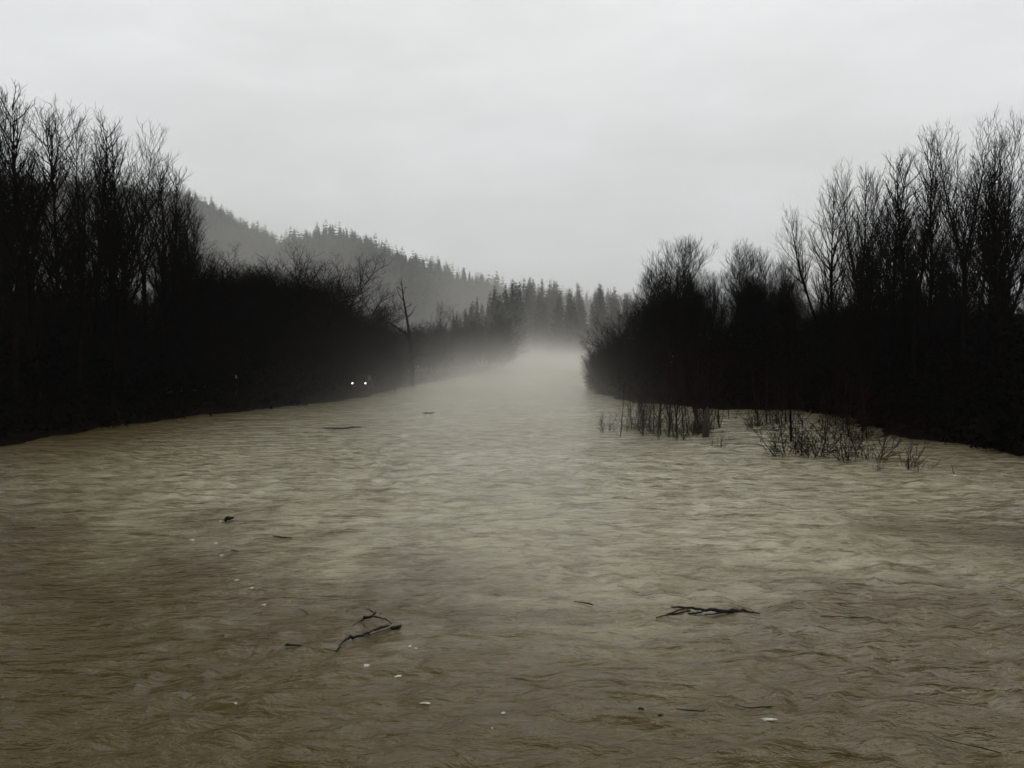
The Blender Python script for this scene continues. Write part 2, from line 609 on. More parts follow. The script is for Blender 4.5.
def make_bush(seed, Ht=3.2, stems=14, spread=55):
    rng = np.random.default_rng(seed)
    TR, CR = Tubes(), Tubes()
    for k in range(stems):
        a = rng.uniform(0, 6.28)
        tilt = math.radians(rng.uniform(0.05, 1) * spread)
        d = np.array([math.sin(tilt) * math.cos(a), math.sin(tilt) * math.sin(a), math.cos(tilt)])
        lb = Ht * rng.uniform(0.6, 1.05)
        P = polyline(rng, np.array([rng.normal(0, 0.25), rng.normal(0, 0.25), -0.7]), d, lb + 0.6, 6, 0.09, 0.03)
        TR.add(P, 0.021 * (1 - np.linspace(0, 1, len(P)) * 0.7), 4)
        sp = dict(rmin=0.009, levels=[
            dict(gap=0.17, len=lambda L0, t_: 0.34 * L0 * (1.1 - t_) + 0.2, ang=38, seg=3, wob=0.12, up=0.07, rr=0.7, **{"from": 0.16}),
            dict(gap=0.2, len=lambda L0, t_: 0.4 * L0 * (1.1 - t_) + 0.15, ang=38, seg=2, wob=0.12, up=0.06, rr=0.7, **{"from": 0.2})])
        ramify(CR, rng, P, 0.022, lb, sp, 0)
    return TR.mesh("stem_cluster", M_REDTWIG), CR.mesh("branches", M_REDTWIG), Ht


TALL = [make_tall(1), make_tall(2, wid=0.17), make_tall(3, fork=0.35), make_tall(4, fork=0.5, wid=0.22), make_tall(5, lean=0.06, wid=0.23),
        make_tall(6, fork=0.28, wid=0.19), make_tall(8, wid=0.15, dens=1.2)]
LEAN = make_tall(16, fork=0.5, lean=-0.30, wid=0.24, dens=0.8, drop=0.3)
ROUND = [make_round(31, stems=6, dens=1.15), make_round(32, stems=8, spread=30, dens=1.1), make_round(33, stems=5, spread=20, dens=1.25), make_round(34, stems=7, spread=34, dens=1.1)]
CROWN = [make_tall(21, 17.0, fork=0.3, wid=0.30, dens=1.25), make_tall(22, 17.0, fork=0.22, wid=0.27, dens=1.3), make_tall(24, 17.0, wid=0.30, dens=1.3)]
SAP = [make_sapling(51), make_sapling(52, 6.0), make_sapling(53, 8.0)]
BUSH = [make_bush(61, 3.2, 9, 42), make_bush(62, 3.0, 11, 55), make_bush(63, 2.6, 8, 40)]


def plant(kind, proto, x, y, height, label, cat="tree", group=None, rot=None, sxy=1.0, z=None):
    tr, cr, h0 = proto
    h0 = max(tr["top"], cr["top"])
    s = height / h0
    root = bpy.data.objects.new(kind, None)
    COL.objects.link(root)
    root.empty_display_size = 0.5
    root.location = (x, y, max(gz(x, y), -0.6) if z is None else z)
    root.rotation_euler = (0, 0, random.uniform(0, 6.28) if rot is None else rot)
    root.scale = (s * sxy, s * sxy, s)
    tag(root, label, cat, group)
    obj(tr.name.split(".")[0], tr, root)
    obj(cr.name.split(".")[0], cr, root)
    return root


FB = "bare trees lining the bank with the flooded bushes"


def tree_at(kind, proto, px, top, D, label, group=None, rot=None, sxy=1.0, cat="tree"):
    p = far(px, top - (26 if kind == "bushy_tree" else 5 if group == FB else 11 if kind == "bare_tree" else 6), D)
    z0 = max(gz(p[0], D), -0.6)
    return plant(kind, proto, p[0], D, p[2] - z0, label, cat, group, rot, sxy)


# --- tall trees on the bank with the parked car, outermost first
CARBANK = "tall bare trees lining the bank with the parked car"
for px, top, D, pi, lab in [
    (4, 84, 57, 3, "tallest bare tree, cut by the picture's edge on the parked car's bank"),
    (30, 92, 60, 0, "high bare tree just inside the tallest one at the picture's edge, parked car's bank"),
    (50, 104, 66, 6, "slim bare tree between the two highest forked trees, parked car's bank"),
    (70, 114, 63, 5, "low-forked tall bare tree, eighth from the misty hill, parked car's bank"),
    (88, 119, 69, 1, "narrow tall bare tree, seventh counted back from the misty hill, parked car's bank"),
    (104, 120, 66, 2, "forked tall bare tree, sixth counted back from the misty hill, parked car's bank"),
    (124, 133, 71, 0, "straight tall bare tree, fifth counted back from the misty hill, parked car's bank"),
    (139, 148, 73, 3, "wide-forked bare tree, fourth counted back from the misty hill, parked car's bank"),
    (155, 160, 75, 4, "slightly leaning bare tree, third counted back from the misty hill, parked car's bank"),
    (171, 174, 78, 1, "slim bare tree, second counted back from the misty hill, parked car's bank"),
    (184, 194, 80, 5, "last and shortest of the tall bare trees, its crown against the misty hill"),
]:
    tree_at("bare_tree", TALL[pi], px, top, D, lab, CARBANK, sxy=1.2)

SHARED_L = "bare tree crowded into the rear rows of the tall wood, parked car's bank"
rl = np.random.default_rng(101)
for i in range(36):
    px = rl.uniform(-25, 192)
    D = rl.uniform(74, 92) if i < 15 else rl.uniform(66, 112)
    sky_y = np.interp(px, [0, 45, 70, 105, 125, 150, 180, 200], [85, 98, 116, 121, 145, 165, 182, 215])
    top = (sky_y + rl.uniform(12, 75)) if i < 15 else rl.uniform(276, 312)
    pr_ = TALL[rl.integers(0, 7)] if i < 15 else ROUND[rl.integers(0, 4)]
    tree_at("bare_tree", pr_, px, top, D, SHARED_L, "rear trees of the tall wood", sxy=rl.uniform(0.9, 1.2))

# --- rounder trees between the tall wood and the river bend
for px, top, D, pi, lab in [
    (214, 262, 92, 2, "low bushy tree nearest the tall wood, parked car's bank"),
    (238, 268, 88, 0, "round bushy bare tree above the small amber post"),
    (262, 272, 90, 3, "spreading bushy bare tree between the amber post and the highest bushy crown"),
    (296, 266, 92, 1, "highest broad bushy crown in the dark round clump, parked car's bank"),
    (322, 284, 94, 0, "bushy bare tree just before the parked car, beside the highest bushy crown"),
    (346, 311, 104, 3, "bushy bare tree rising straight behind the headlights"),
    (368, 336, 110, 2, "lower bushy tree between the headlights and the lone dead tree"),
    (382, 358, 112, 1, "lowest bushy tree at the river tip of the dark clump, by the dead tree"),
]:
    tree_at("bushy_tree", ROUND[pi], px, top, D, lab, "bushy trees beyond the tall wood", sxy=1.25)
for i in range(26):
    px = rl.uniform(205, 368)
    D = rl.uniform(92, 128) if px < 320 else rl.uniform(106, 132)
    top = np.interp(px, [200, 240, 300, 340, 395], [275, 272, 268, 302, 366]) + rl.uniform(8, 40)
    tree_at("bushy_tree", ROUND[rl.integers(0, 4)], px, top, D,
            "bare tree packed behind the bushy crowns near the parked car", "rear bushy trees near the parked car", sxy=1.3)

# --- the lone dead tree
def make_snag():
    rng = np.random.default_rng(77)
    TR, CR = Tubes(), Tubes()
    Ht = 12.0
    P = polyline(rng, np.array([0, 0, -0.8]), np.array([0, 0, 1.0]), Ht + 0.8, 12, 0.035, 0.05)
    TR.add(P, 0.30 * (1 - np.linspace(0, 1, len(P)) * 0.9), 8)
    limbs = [(0.50, -1, 5.2, 55), (0.66, 1, 1.5, 75), (0.69, -1, 1.1, 65), (0.74, 1, 1.0, 60), (0.80, -1, 1.5, 42), (0.86, 1, 0.9, 30), (0.55, 1, 1.1, 80), (0.42, 1, 1.3, 75), (0.47, -1, 1.6, 70), (0.93, -1, 0.9, 28), (0.89, -1, 0.7, 60)]
    sp = dict(rmin=0.014, levels=[
        dict(gap=0.6, len=lambda L0, t_: 0.3 * L0 * (1.2 - t_) + 0.25, ang=42, seg=3, wob=0.15, up=0.08, rr=0.6, **{"from": 0.3}),
        dict(gap=0.4, len=lambda L0, t_: 0.3 * L0 + 0.15, ang=40, seg=2, wob=0.12, up=0.08, rr=0.6, **{"from": 0.3})])
    for t_, sgn, ln, ang in limbs:
        p, d = sample(P, t_)
        a = math.radians(ang)
        Q = polyline(rng, p, np.array([sgn * math.sin(a), rng.normal(0, 0.25), math.cos(a)]), ln, 6, 0.13, 0.10)
        r = 0.022 + 0.024 * ln
        CR.add(Q, np.linspace(r, 0.02, len(Q)), 5)
        ramify(CR, rng, Q, r, ln, sp, 0)
    return TR.mesh("trunk", M_BARK), CR.mesh("limbs", M_BARK), Ht


tree_at("dead_tree", make_snag(), 412, 281, 124, "lone dead tree with broken bare limbs standing clear of the misty hill", rot=0.0)

# --- misty trees further up the same bank
for px, top, D, pr_, lab in [
    (432, 332, 155, ROUND[0], "faint bushy tree just upstream of the lone dead tree"),
    (444, 306, 175, TALL[0], "faint slim bare tree in mist, next upstream of the dead tree's bushy neighbour"),
    (460, 316, 180, ROUND[3], "faint round bare tree in the middle of the misty bank upstream"),
    (484, 308, 205, ROUND[3], "faint bushy tree standing highest on the misty bank upstream"),
    (498, 322, 225, ROUND[1], "faint low tree beside the dark conifers at the river bend"),
]:
    tree_at("misty_tree", pr_, px, top, D, lab, "bare trees fading into mist upstream", sxy=1.2)
for i in range(18):
    px = rl.uniform(395, 515)
    D = np.interp(px, [395, 450, 515], [135, 175, 275]) + rl.uniform(8, 45)
    tree_at("misty_tree", ROUND[rl.integers(0, 4)], px, np.interp(px, [395, 450, 515], [336, 338, 341]) + rl.uniform(-14, 4), D,
            "low bare tree in the misty mass along the upstream bank", "low misty trees upstream", sxy=1.5)

# --- trees on the bank with the flooded bushes, river bend first
FB = "bare trees lining the bank with the flooded bushes"
for px, top, D, pr_, lab, sx in [
    (618, 318, 112, ROUND[2], "lowest dark tree at the river tip, flooded bushes' bank", 1.2),
    (638, 290, 100, ROUND[0], "low round tree beside the domed crown, flooded bushes' bank", 1.1),
    (655, 266, 96, CROWN[1], "small-crowned tree on the river side of the tall dome", 1.0),
    (681, 238, 88, CROWN[0], "bare tree with a tall dome of upright twigs, over the flooded saplings", 1.25),
    (714, 272, 94, CROWN[2], "lower bare tree between the domed crown and its ragged neighbour", 0.9),
    (738, 241, 90, CROWN[1], "ragged-topped bare tree second past the domed crown, away from the river tip", 1.15),
    (762, 251, 92, CROWN[2], "broad bare tree in the dip before the leaning tree", 0.95),
    (784, 258, 94, CROWN[0], "short forked tree right behind the leaning tree's base", 1.0),
    (842, 204, 82, LEAN, "bare tree leaning towards the river with open arching limbs", 1.0),
    (838, 178, 80, TALL[4], "wide-branched tall tree first beyond the leaning tree", 1.1),
    (858, 166, 78, TALL[0], "straight tall tree second beyond the leaning tree", 1.0),
    (876, 158, 74, TALL[2], "forked tall tree third beyond the leaning tree", 1.0),
    (896, 156, 73, TALL[6], "narrow tall tree fourth beyond the leaning tree", 1.25),
    (914, 146, 70, TALL[1], "slim tall tree just before the pointed high crown", 1.2),
    (933, 124, 66, TALL[0], "pointed high crown standing above its neighbours, flooded bushes' bank", 0.95),
    (953, 142, 66, TALL[5], "lower forked tree between the pointed crown and the many-tipped crown", 1.0),
    (973, 114, 62, TALL[3], "tall many-tipped crown next to the tallest, flooded bushes' bank", 1.0),
    (990, 132, 64, TALL[6], "narrow lower tree squeezed between the two tallest crowns, flooded bushes' bank", 1.0),
    (1011, 103, 58, TALL[2], "tallest tree on the flooded bushes' bank, cut by the picture's edge", 1.0),
]:
    tree_at("bare_tree", pr_, px, top, D, lab, FB, rot=0.0 if pr_ is LEAN else None, sxy=sx)
for i in range(66):
    px = rl.uniform(640, 1045)
    D = rl.uniform(80, 135) if px < 860 else rl.uniform(64, 125)
    sky_y = np.interp(px, [640, 680, 735, 790, 815, 840, 880, 930, 975, 1010], [292, 256, 258, 268, 262, 225, 175, 150, 132, 122])
    top = sky_y + ((rl.uniform(10, 80) if i % 3 == 0 else rl.uniform(110, 175)) if px > 850 else rl.uniform(40, 110) if px > 800 else rl.uniform(14, 60))
    top = min(top, 312)
    tree_at("bare_tree", CROWN[rl.integers(0, 3)] if px < 800 else TALL[rl.integers(0, 7)] if top < 262 else ROUND[rl.integers(0, 4)], px, top, D,
            "bare tree crowded into the rear rows, flooded bushes' bank", "rear trees on the flooded bushes' bank", sxy=rl.uniform(0.95, 1.25))
# low trees that overhang the water at the river tip
for px, top, D, lab in [(597, 348, 118, "overhanging shrubby tree at the very river tip, reaching over misty water"),
                        (607, 336, 112, "shrubby tree second from the river tip, hanging over the water"),
                        (614, 352, 106, "small shrubby tree low in front at the river tip")]:
    tree_at("shrubby_tree", ROUND[1], px, top, D, lab, "shrubby trees at the river tip", sxy=1.15)

# --- flooded saplings and bushes
for px, by, top, k, lab in [
    (605, 431, 410, 2, "small outermost bush in open floodwater, river side of the flooded saplings"),
    (621, 437, 378, 0, "outermost thin sapling standing alone in floodwater"),
    (652, 433, 352, 2, "thickest dark sapling in the flooded thicket"),
    (717, 447, 428, 2, "tiny sapling in the water just past the pale broken stump"),
]:
    p = at(px, by)
    hgt = far(px, top, p[1])[2]
    if k == 2 and hgt < 3:
        plant("flooded_bush", BUSH[2], p[0], p[1], hgt + 0.3, lab, "bush", "bushes standing in the floodwater", z=-0.3)
    else:
        plant("flooded_sapling", SAP[k], p[0], p[1], hgt + 0.4, lab, "sapling", "saplings standing in the floodwater", z=-0.4, sxy=1.3)
for i in range(56):
    px = rl.uniform(624, 722)
    by = np.interp(px, [624, 650, 684, 716], [431, 438, 444, 430]) - 34 * rl.random() ** 1.2
    p = at(px, by)
    top = rl.uniform(330, 392)
    plant("flooded_sapling", SAP[rl.integers(0, 3)], p[0], p[1], far(px, top, p[1])[2] + 0.5,
          "thin bare sapling crowded in the flooded thicket below the domed tree", "saplings of the flooded thicket", "saplings of the flooded thicket", z=-0.5, sxy=rl.uniform(0.8, 1.2))
for o in bpy.data.objects:
    if o.get("category") == "saplings of the flooded thicket":
        o["category"] = "sapling"
for i in range(12):
    px = rl.uniform(628, 712)
    by = np.interp(px, [624, 650, 684, 716], [428, 436, 441, 428]) - rl.uniform(0, 10)
    p = at(px, by)
    plant("flooded_bush", BUSH[rl.integers(0, 3)], p[0], p[1], rl.uniform(1.4, 2.6), "low twiggy bush at the feet of the flooded saplings", "bush",
          "low bushes among the flooded saplings", z=-0.35)
for px, by, top, k, sx, lab in [
    (780, 452, 414, 1, 1.0, "fan-shaped flooded bush nearest the pale broken stump"),
    (795, 455, 392, 0, 1.15, "dark upright flooded bush in front of the shaded bank"),
    (822, 440, 408, 1, 1.3, "flooded bush set back between the two larger flooded bushes"),
    (838, 457, 412, 1, 1.0, "leafless flooded bush on the near side of the largest one"),
    (856, 459, 398, 0, 1.1, "largest flooded bush with upright dark stems, before the bare bank slope"),
    (910, 468, 436, 2, 0.9, "sparse little bush in the water below the bank slope"),
    (878, 471, 456, 2, 0.7, "tiny faint twig bush, lowest in the water near the largest flooded bush"),
]:
    p = at(px, by)
    plant("flooded_bush", BUSH[k], p[0], p[1], 1.2 * far(px, top, p[1])[2] + 0.4, lab, "bush", "bushes standing in the floodwater", z=-0.35, sxy=sx)
for i in range(7):
    px = rl.uniform(745, 872)
    p = at(px, rl.uniform(415, 436))
    plant("flooded_bush", BUSH[rl.integers(0, 3)], p[0], p[1], rl.uniform(1.5, 3.0), "low flooded bush in the rear row before the shaded bank", "bush",
          "rear flooded bushes before the shaded bank", z=-0.35)
for i in range(26):
    px = rl.uniform(726, 874)
    by = np.interp(px, [726, 800, 874], [414, 426, 436]) + rl.uniform(-5, 5)
    p = at(px, by)
    plant("flooded_sapling", SAP[rl.integers(0, 3)], p[0], p[1], far(px, rl.uniform(352, 396), p[1])[2] + 0.5,
          "thin bare sapling in the rear water before the shaded bank, behind the flooded bushes", "sapling", "saplings behind the flooded bushes", z=-0.5, sxy=rl.uniform(0.9, 1.3))
# two dark trunks standing in the water
for px, by, top, D0, pr_, lab in [(791, 441, 262, 0, TALL[1], "bare tree with its dark trunk in the water behind the upright flooded bush"),
                                  (863, 432, 240, 0, TALL[6], "bare tree with its dark trunk at the waterline behind the largest flooded bush")]:
    p = at(px, by)
    plant("flooded_tree", pr_, p[0], p[1], far(px, top, p[1])[2] + 0.3, lab, "tree", z=-0.3, sxy=0.8)

# pale broken stump
p = at(706, 437)
T_ = Tubes()
T_.add([(0, 0, -0.6), (0, 0, 0.4), (0.03, 0, 1.2), (0.05, 0, 1.75), (0.10, 0.02, 2.05)], [0.27, 0.23, 0.21, 0.19, 0.04], 9)
T2 = Tubes()
T2.add([(0.16, 0, 1.3), (0.36, 0, 1.6), (0.45, 0.05, 1.95)], [0.07, 0.05, 0.02], 5)
root = tag(bpy.data.objects.new("broken_stump", None), "pale broken stump standing in the floodwater beside the flooded saplings", "stump")
COL.objects.link(root)
root.location = (p[0], p[1], 0)
obj("trunk", T_.mesh("trunk", M_PALEBARK), root)
obj("branch_stub", T2.mesh("branch_stub", M_PALEBARK), root)

# ------------------------------------------------------------------ undergrowth masses
CAR_D = 97.0
CAR_X = far(359, 383.3, CAR_D)[0]


def undergrowth(name, boxes, n, seed, hmax):
    rng = np.random.default_rng(seed)
    T = Tubes()
    pts = []
    for (x0, x1, y0, y1), w in boxes:
        m = int(n * w)
        P = np.stack([rng.uniform(x0, x1, m * 4), rng.uniform(y0, y1, m * 4)], -1)
        s = river_sd(P)
        keep = (s > -0.2) & (s < 42) & ~((np.abs(P[:, 0] - CAR_X) < 3.2) & (P[:, 1] > CAR_D - 14) & (P[:, 1] < CAR_D + 6))
        pts.append((P[keep][:m], s[keep][:m]))
    P = np.concatenate([a for a, _ in pts])
    S = np.concatenate([b_ for _, b_ in pts])
    Z = ground_z(P)
    quads = []
    for (x, y_), s, z in zip(P, S, Z):
        hh = (1.0 + hmax * min(1, s / 9)) * rng.uniform(0.5, 1.1)
        for _ in range(3):
            d = unit(np.array([rng.normal(0, 0.4), rng.normal(0, 0.4), 1]))
            Q = polyline(rng, np.array([x + rng.normal(0, 0.4), y_ + rng.normal(0, 0.4), z - 0.2]), d, hh * rng.uniform(0.7, 1.2), 4, 0.14, -0.02)
            T.add(Q, np.linspace(0.03, 0.012, 5), 3)
        m = 26
        c = np.array([x, y_, z]) + np.stack([rng.normal(0, 0.65, m), rng.normal(0, 0.65, m), hh * rng.random(m) ** 0.8 * 0.95], -1)
        a = rng.normal(0, 1, (m, 3))
        a /= np.linalg.norm(a, axis=1, keepdims=True)
        b_ = np.cross(a, rng.normal(0, 1, (m, 3)))
        b_ /= np.linalg.norm(b_, axis=1, keepdims=True)
        l1 = rng.uniform(0.12, 0.36, (m, 1))
        l2 = rng.uniform(0.05, 0.16, (m, 1))
        quads.append(np.stack([c - a * l1, c + b_ * l2, c + a * l1, c - b_ * l2], 1))
    V, Q = T.arrays()
    quads = np.concatenate(quads).reshape(-1, 3)
    q2 = (np.arange(len(quads)).reshape(-1, 4) + len(V))
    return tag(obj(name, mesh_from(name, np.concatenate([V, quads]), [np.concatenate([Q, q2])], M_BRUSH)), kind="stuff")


tag(undergrowth("undergrowth", [((-85, -17, 30, 130), 0.74), ((-60, 5, 130, 290), 0.26)], 4200, 5, 6.0), kind="stuff")
tag(undergrowth("undergrowth", [((24, 80, 26, 80), 0.44), ((12, 75, 74, 122), 0.50), ((34, 80, 122, 170), 0.06)], 4400, 6, 7.0), kind="stuff")


# ------------------------------------------------------------------ conifers
def conifer_faces(rng, Ht, whorls, per, cards):
    """needle sprays as small drooping blades all round the stem."""
    c = []
    for k in range(whorls):
        t_ = (k + rng.uniform(0, 0.8)) / whorls
        z = Ht * (0.10 + 0.90 * t_)
        rad = Ht * 0.17 * (1 - t_) ** 0.7 * rng.uniform(0.7, 1.15) + 0.008 * Ht
        a0 = rng.uniform(0, 6.28)
        for j in range(per):
            a = a0 + j * 6.283 / per + rng.normal(0, 0.25)
            R = rad * rng.uniform(0.6, 1.15)
            for m in range(cards):
                f0, f1 = m / cards, (m + 1.25) / cards
                w = R * 0.30 * (1.1 - 0.6 * f0) + 0.004 * Ht
                u = np.array([math.cos(a), math.sin(a), 0])
                v = np.array([-math.sin(a), math.cos(a), 0])
                zz = z + rng.normal(0, 0.014 * Ht)
                dr = -0.35 * R
                p0 = u * R * f0 + np.array([0, 0, zz + dr * f0 ** 1.3])
                p1 = u * R * f1 + np.array([0, 0, zz + dr * f1 ** 1.3])
                tl = rng.normal(0, 0.35)
                side = v * w + np.array([0, 0, w * tl])
                c.append([p0 - side * 0.5, p0 * 0.45 + p1 * 0.55 + side, p1, p0 * 0.45 + p1 * 0.55 - side - np.array([0, 0, w * 0.5])])
    return np.array(c)


def make_conifer(seed, Ht=30.0):
    rng = np.random.default_rng(seed)
    q = conifer_faces(rng, Ht, 38, 7, 3)
    V = q.reshape(-1, 3)
    cr_ = mesh_from("crown", V, [np.arange(len(V)).reshape(-1, 4)], M_NEEDLE)
    T = Tubes()
    T.add(polyline(rng, np.array([0, 0, -1.0]), np.array([0, 0, 1.0]), Ht + 1.5, 8, 0.01, 0.05), np.linspace(0.45, 0.05, 9), 6)
    return T.mesh("trunk", M_BARK), cr_, Ht


CONIF = [make_conifer(s) for s in (201, 202, 203, 204)]
rc = np.random.default_rng(300)
CG = "conifers at the far river bend"
for i in range(100):
    px = rc.uniform(452, 640)
    D = rc.uniform(345, 470)
    top = np.interp(px, [452, 486, 500, 530, 560, 600, 640], [322, 302, 290, 286, 288, 292, 298]) + (rc.uniform(-4, 22) if i > 14 else rc.uniform(-5, 3))
    x = (px - 512) / FPX * D
    D = max(D, 345 + max(0, x) * 0.9)
    D = D if gz((px - 512) / FPX * D, D) > 0.3 else D + 90
    tree_at("conifer_tree", CONIF[rc.integers(0, 4)], px, top, D, "tall dark conifer in the misty stand closing the far river bend", CG, sxy=rc.uniform(0.85, 1.2))
# conifers breaking the ridge line
ridge_pts = []
for R, n, px0, px1 in ((RA, 38, 176, 250), (RB, 130, 246, 625)):
    for i in range(n):
        px = px0 + (px1 - px0) * (i + rc.uniform(0.1, 0.9)) / n
        pxs = 512 + R[:, 0] / R[:, 1] * FPX
        j = np.clip(np.searchsorted(pxs, px) - 1, 0, len(R) - 2)
        f = (px - pxs[j]) / (pxs[j + 1] - pxs[j])
        q = R[j] + (R[j + 1] - R[j]) * f
        ridge_pts.append((q[0] + rc.normal(0, 2), q[1] + rc.normal(0, 4)))
rz = hill_z(np.array(ridge_pts))
for (x, y_), z in zip(ridge_pts, rz):
    pr_ = CONIF[rc.integers(0, 4)]
    s = rc.choice([rc.uniform(6, 11), rc.uniform(9, 15)], p=[0.8, 0.2]) / 30
    o = obj("ridge_conifer", pr_[1])
    o.location = (x, y_, z - 1.0)
    o.rotation_euler = (0, 0, rc.uniform(0, 6.28))
    o.scale = (s * 1.5, s * 1.5, s)
    tag(o, "small faint conifer breaking the skyline of the misty hill", "conifer", "conifers along the hill's ridge")
# the rest of the hillside forest, one mass
n = 7000
HP = np.stack([rc.uniform(-900, 300, n * 2), rc.uniform(440, 985, n * 2)], -1)
HZ = hill_z(HP)
okm = HZ > 4
pr_b = np.interp(HP[:, 0] / HP[:, 1] * FPX + 512, RB[:, 0] / RB[:, 1] * FPX + 512, RB[:, 1])
HP, HZ = HP[okm][:n], HZ[okm][:n]
low = [conifer_faces(np.random.default_rng(400 + i), 1.0, 8, 6, 1).reshape(-1, 3) * np.array([1.35, 1.35, 1.0]) for i in range(6)]
allv = []
for (x, y_), z in zip(HP, HZ):
    s = rc.uniform(8, 17)
    a = rc.uniform(0, 6.28)
    v = low[rc.integers(0, 6)] * s
    ca, sa = math.cos(a), math.sin(a)
    allv.append(np.stack([v[:, 0] * ca - v[:, 1] * sa + x, v[:, 0] * sa + v[:, 1] * ca + y_, v[:, 2] + z - 0.8], -1))
allv = np.concatenate(allv)
tag(obj("hillside_forest", mesh_from("hillside_forest", allv, [np.arange(len(allv)).reshape(-1, 4)], M_NEEDLE)), kind="stuff")

# ------------------------------------------------------------------ parked car, guardrail, post on the dark bank
def box_v(x0, x1, y0, y1, z0, z1):
    V = np.array([(x, y_, z) for z in (z0, z1) for y_ in (y0, y1) for x in (x0, x1)], float)
    F = np.array([(0, 2, 3, 1), (4, 5, 7, 6), (0, 1, 5, 4), (2, 6, 7, 3), (0, 4, 6, 2), (1, 3, 7, 5)])
    return V, F


def box_mesh(name, boxes, mat, bevel=0.0):
    import bmesh
    bm = bmesh.new()
    for bx in boxes:
        V, F = box_v(*bx)
        vs_ = [bm.verts.new(v) for v in V]
        for f in F:
            bm.faces.new([vs_[i] for i in f])
    if bevel:
        bmesh.ops.bevel(bm, geom=bm.edges[:], offset=bevel, segments=2, affect='EDGES')
    me = bpy.data.meshes.new(name)
    bm.to_mesh(me)
    bm.free()
    me.materials.append(mat)
    return me


def prism_mesh(name, prof, x0, x1, inset, mat, bevel=0.04):
    """side profile (y, z) swept across the width, narrowing by inset at the upper points."""
    import bmesh
    bm = bmesh.new()
    zs = [p[1] for p in prof]
    zm, zM = min(zs), max(zs)
    rings = []
    for sx in (x0, x1):
        rings.append([bm.verts.new((sx * (1 - inset * (z - zm) / (zM - zm)), y_, z)) for y_, z in prof])
    n_ = len(prof)
    bm.faces.new(rings[0])
    bm.faces.new(rings[1][::-1])
    for i in range(n_):
        bm.faces.new([rings[0][i], rings[1][i], rings[1][(i + 1) % n_], rings[0][(i + 1) % n_]][::-1])
    bmesh.ops.recalc_face_normals(bm, faces=bm.faces[:])
    bmesh.ops.bevel(bm, geom=bm.edges[:], offset=bevel, segments=2, affect='EDGES')
    me = bpy.data.meshes.new(name)
    bm.to_mesh(me)
    bm.free()
    me.materials.append(mat)
    return me


M_PAINT = noisy("dark_paint", (0.003, 0.003, 0.0035), (0.005, 0.005, 0.0055), 2.0, 0.9, 0.03)
M_GLASS = principled("dark_glass", (0.003, 0.003, 0.004), 0.5, 0.06)
M_TYRE = noisy("tyre_rubber", (0.010, 0.010, 0.010), (0.016, 0.016, 0.016), 12, 0.9, 0.1)
M_RIM = principled("wheel_metal", (0.06, 0.06, 0.06), 0.5, 0.4)
M_LAMP = bpy.data.materials.new("headlight_glow")
M_LAMP.use_nodes = True
e = M_LAMP.node_tree.nodes["Principled BSDF"]
e.inputs["Emission Color"].default_value = (1.0, 0.95, 0.85, 1)
e.inputs["Emission Strength"].default_value = 5.0

CAR_D = 97.0
pc = far(359, 383.3, CAR_D)
car = tag(bpy.data.objects.new("parked_car", None), "dark car facing the river with both headlights lit, under the bushy trees", "car")
COL.objects.link(car)
ground_car = pc[2] - 0.86
car.location = (pc[0], CAR_D, ground_car)
body = obj("body", prism_mesh("body", [(-0.05, 0.45), (-0.05, 0.78), (0.08, 0.98), (1.25, 1.08), (4.55, 1.10), (4.7, 0.9), (4.7, 0.42)], -0.98, 0.98, 0.08, M_PAINT), car)
obj("cabin", prism_mesh("cabin", [(1.15, 1.06), (1.95, 1.72), (3.9, 1.74), (4.5, 1.08)], -0.88, 0.88, 0.2, M_GLASS), car)
obj("roof", prism_mesh("roof", [(1.98, 1.735), (2.1, 1.80), (3.8, 1.80), (3.9, 1.75)], -0.70, 0.70, 0.08, M_PAINT, 0.015), car)
obj("bumper", box_mesh("bumper", [(-0.92, 0.92, -0.16, 0.0, 0.42, 0.62)], M_TYRE, 0.03), car)


def disc_mesh(name, r, wdt, mat, segs=20, hole=0.0):
    T = Tubes()
    T.add([(-wdt / 2, 0, 0), (-wdt / 2, 0.0, 0), (-wdt * 0.4, 0, 0), (wdt * 0.4, 0, 0), (wdt / 2, 0, 0), (wdt / 2 + 0.001, 0, 0)],
          [hole, r * 0.93, r, r, r * 0.93, hole], segs)
    return T.mesh(name, mat)


tyre_me, rim_me = disc_mesh("tyre", 0.34, 0.24, M_TYRE, hole=0.2), disc_mesh("rim", 0.215, 0.20, M_RIM)
for sx in (-0.83, 0.83):
    for yy in (0.95, 3.75):
        w_ = obj("wheel", tyre_me, car)
        w_.location = (sx, yy, 0.34)
        obj("rim", rim_me, w_)
for sx in (-0.80, 0.80):
    T = Tubes()
    T.add([(0, -0.075, 0), (0, -0.07, 0), (0, -0.05, 0), (0, 0.02, 0)], [0.01, 0.055, 0.075, 0.085], 14)
    h_ = obj("headlight", T.mesh("headlight", M_LAMP), car)
    h_.location = (sx, -0.05, 0.86)

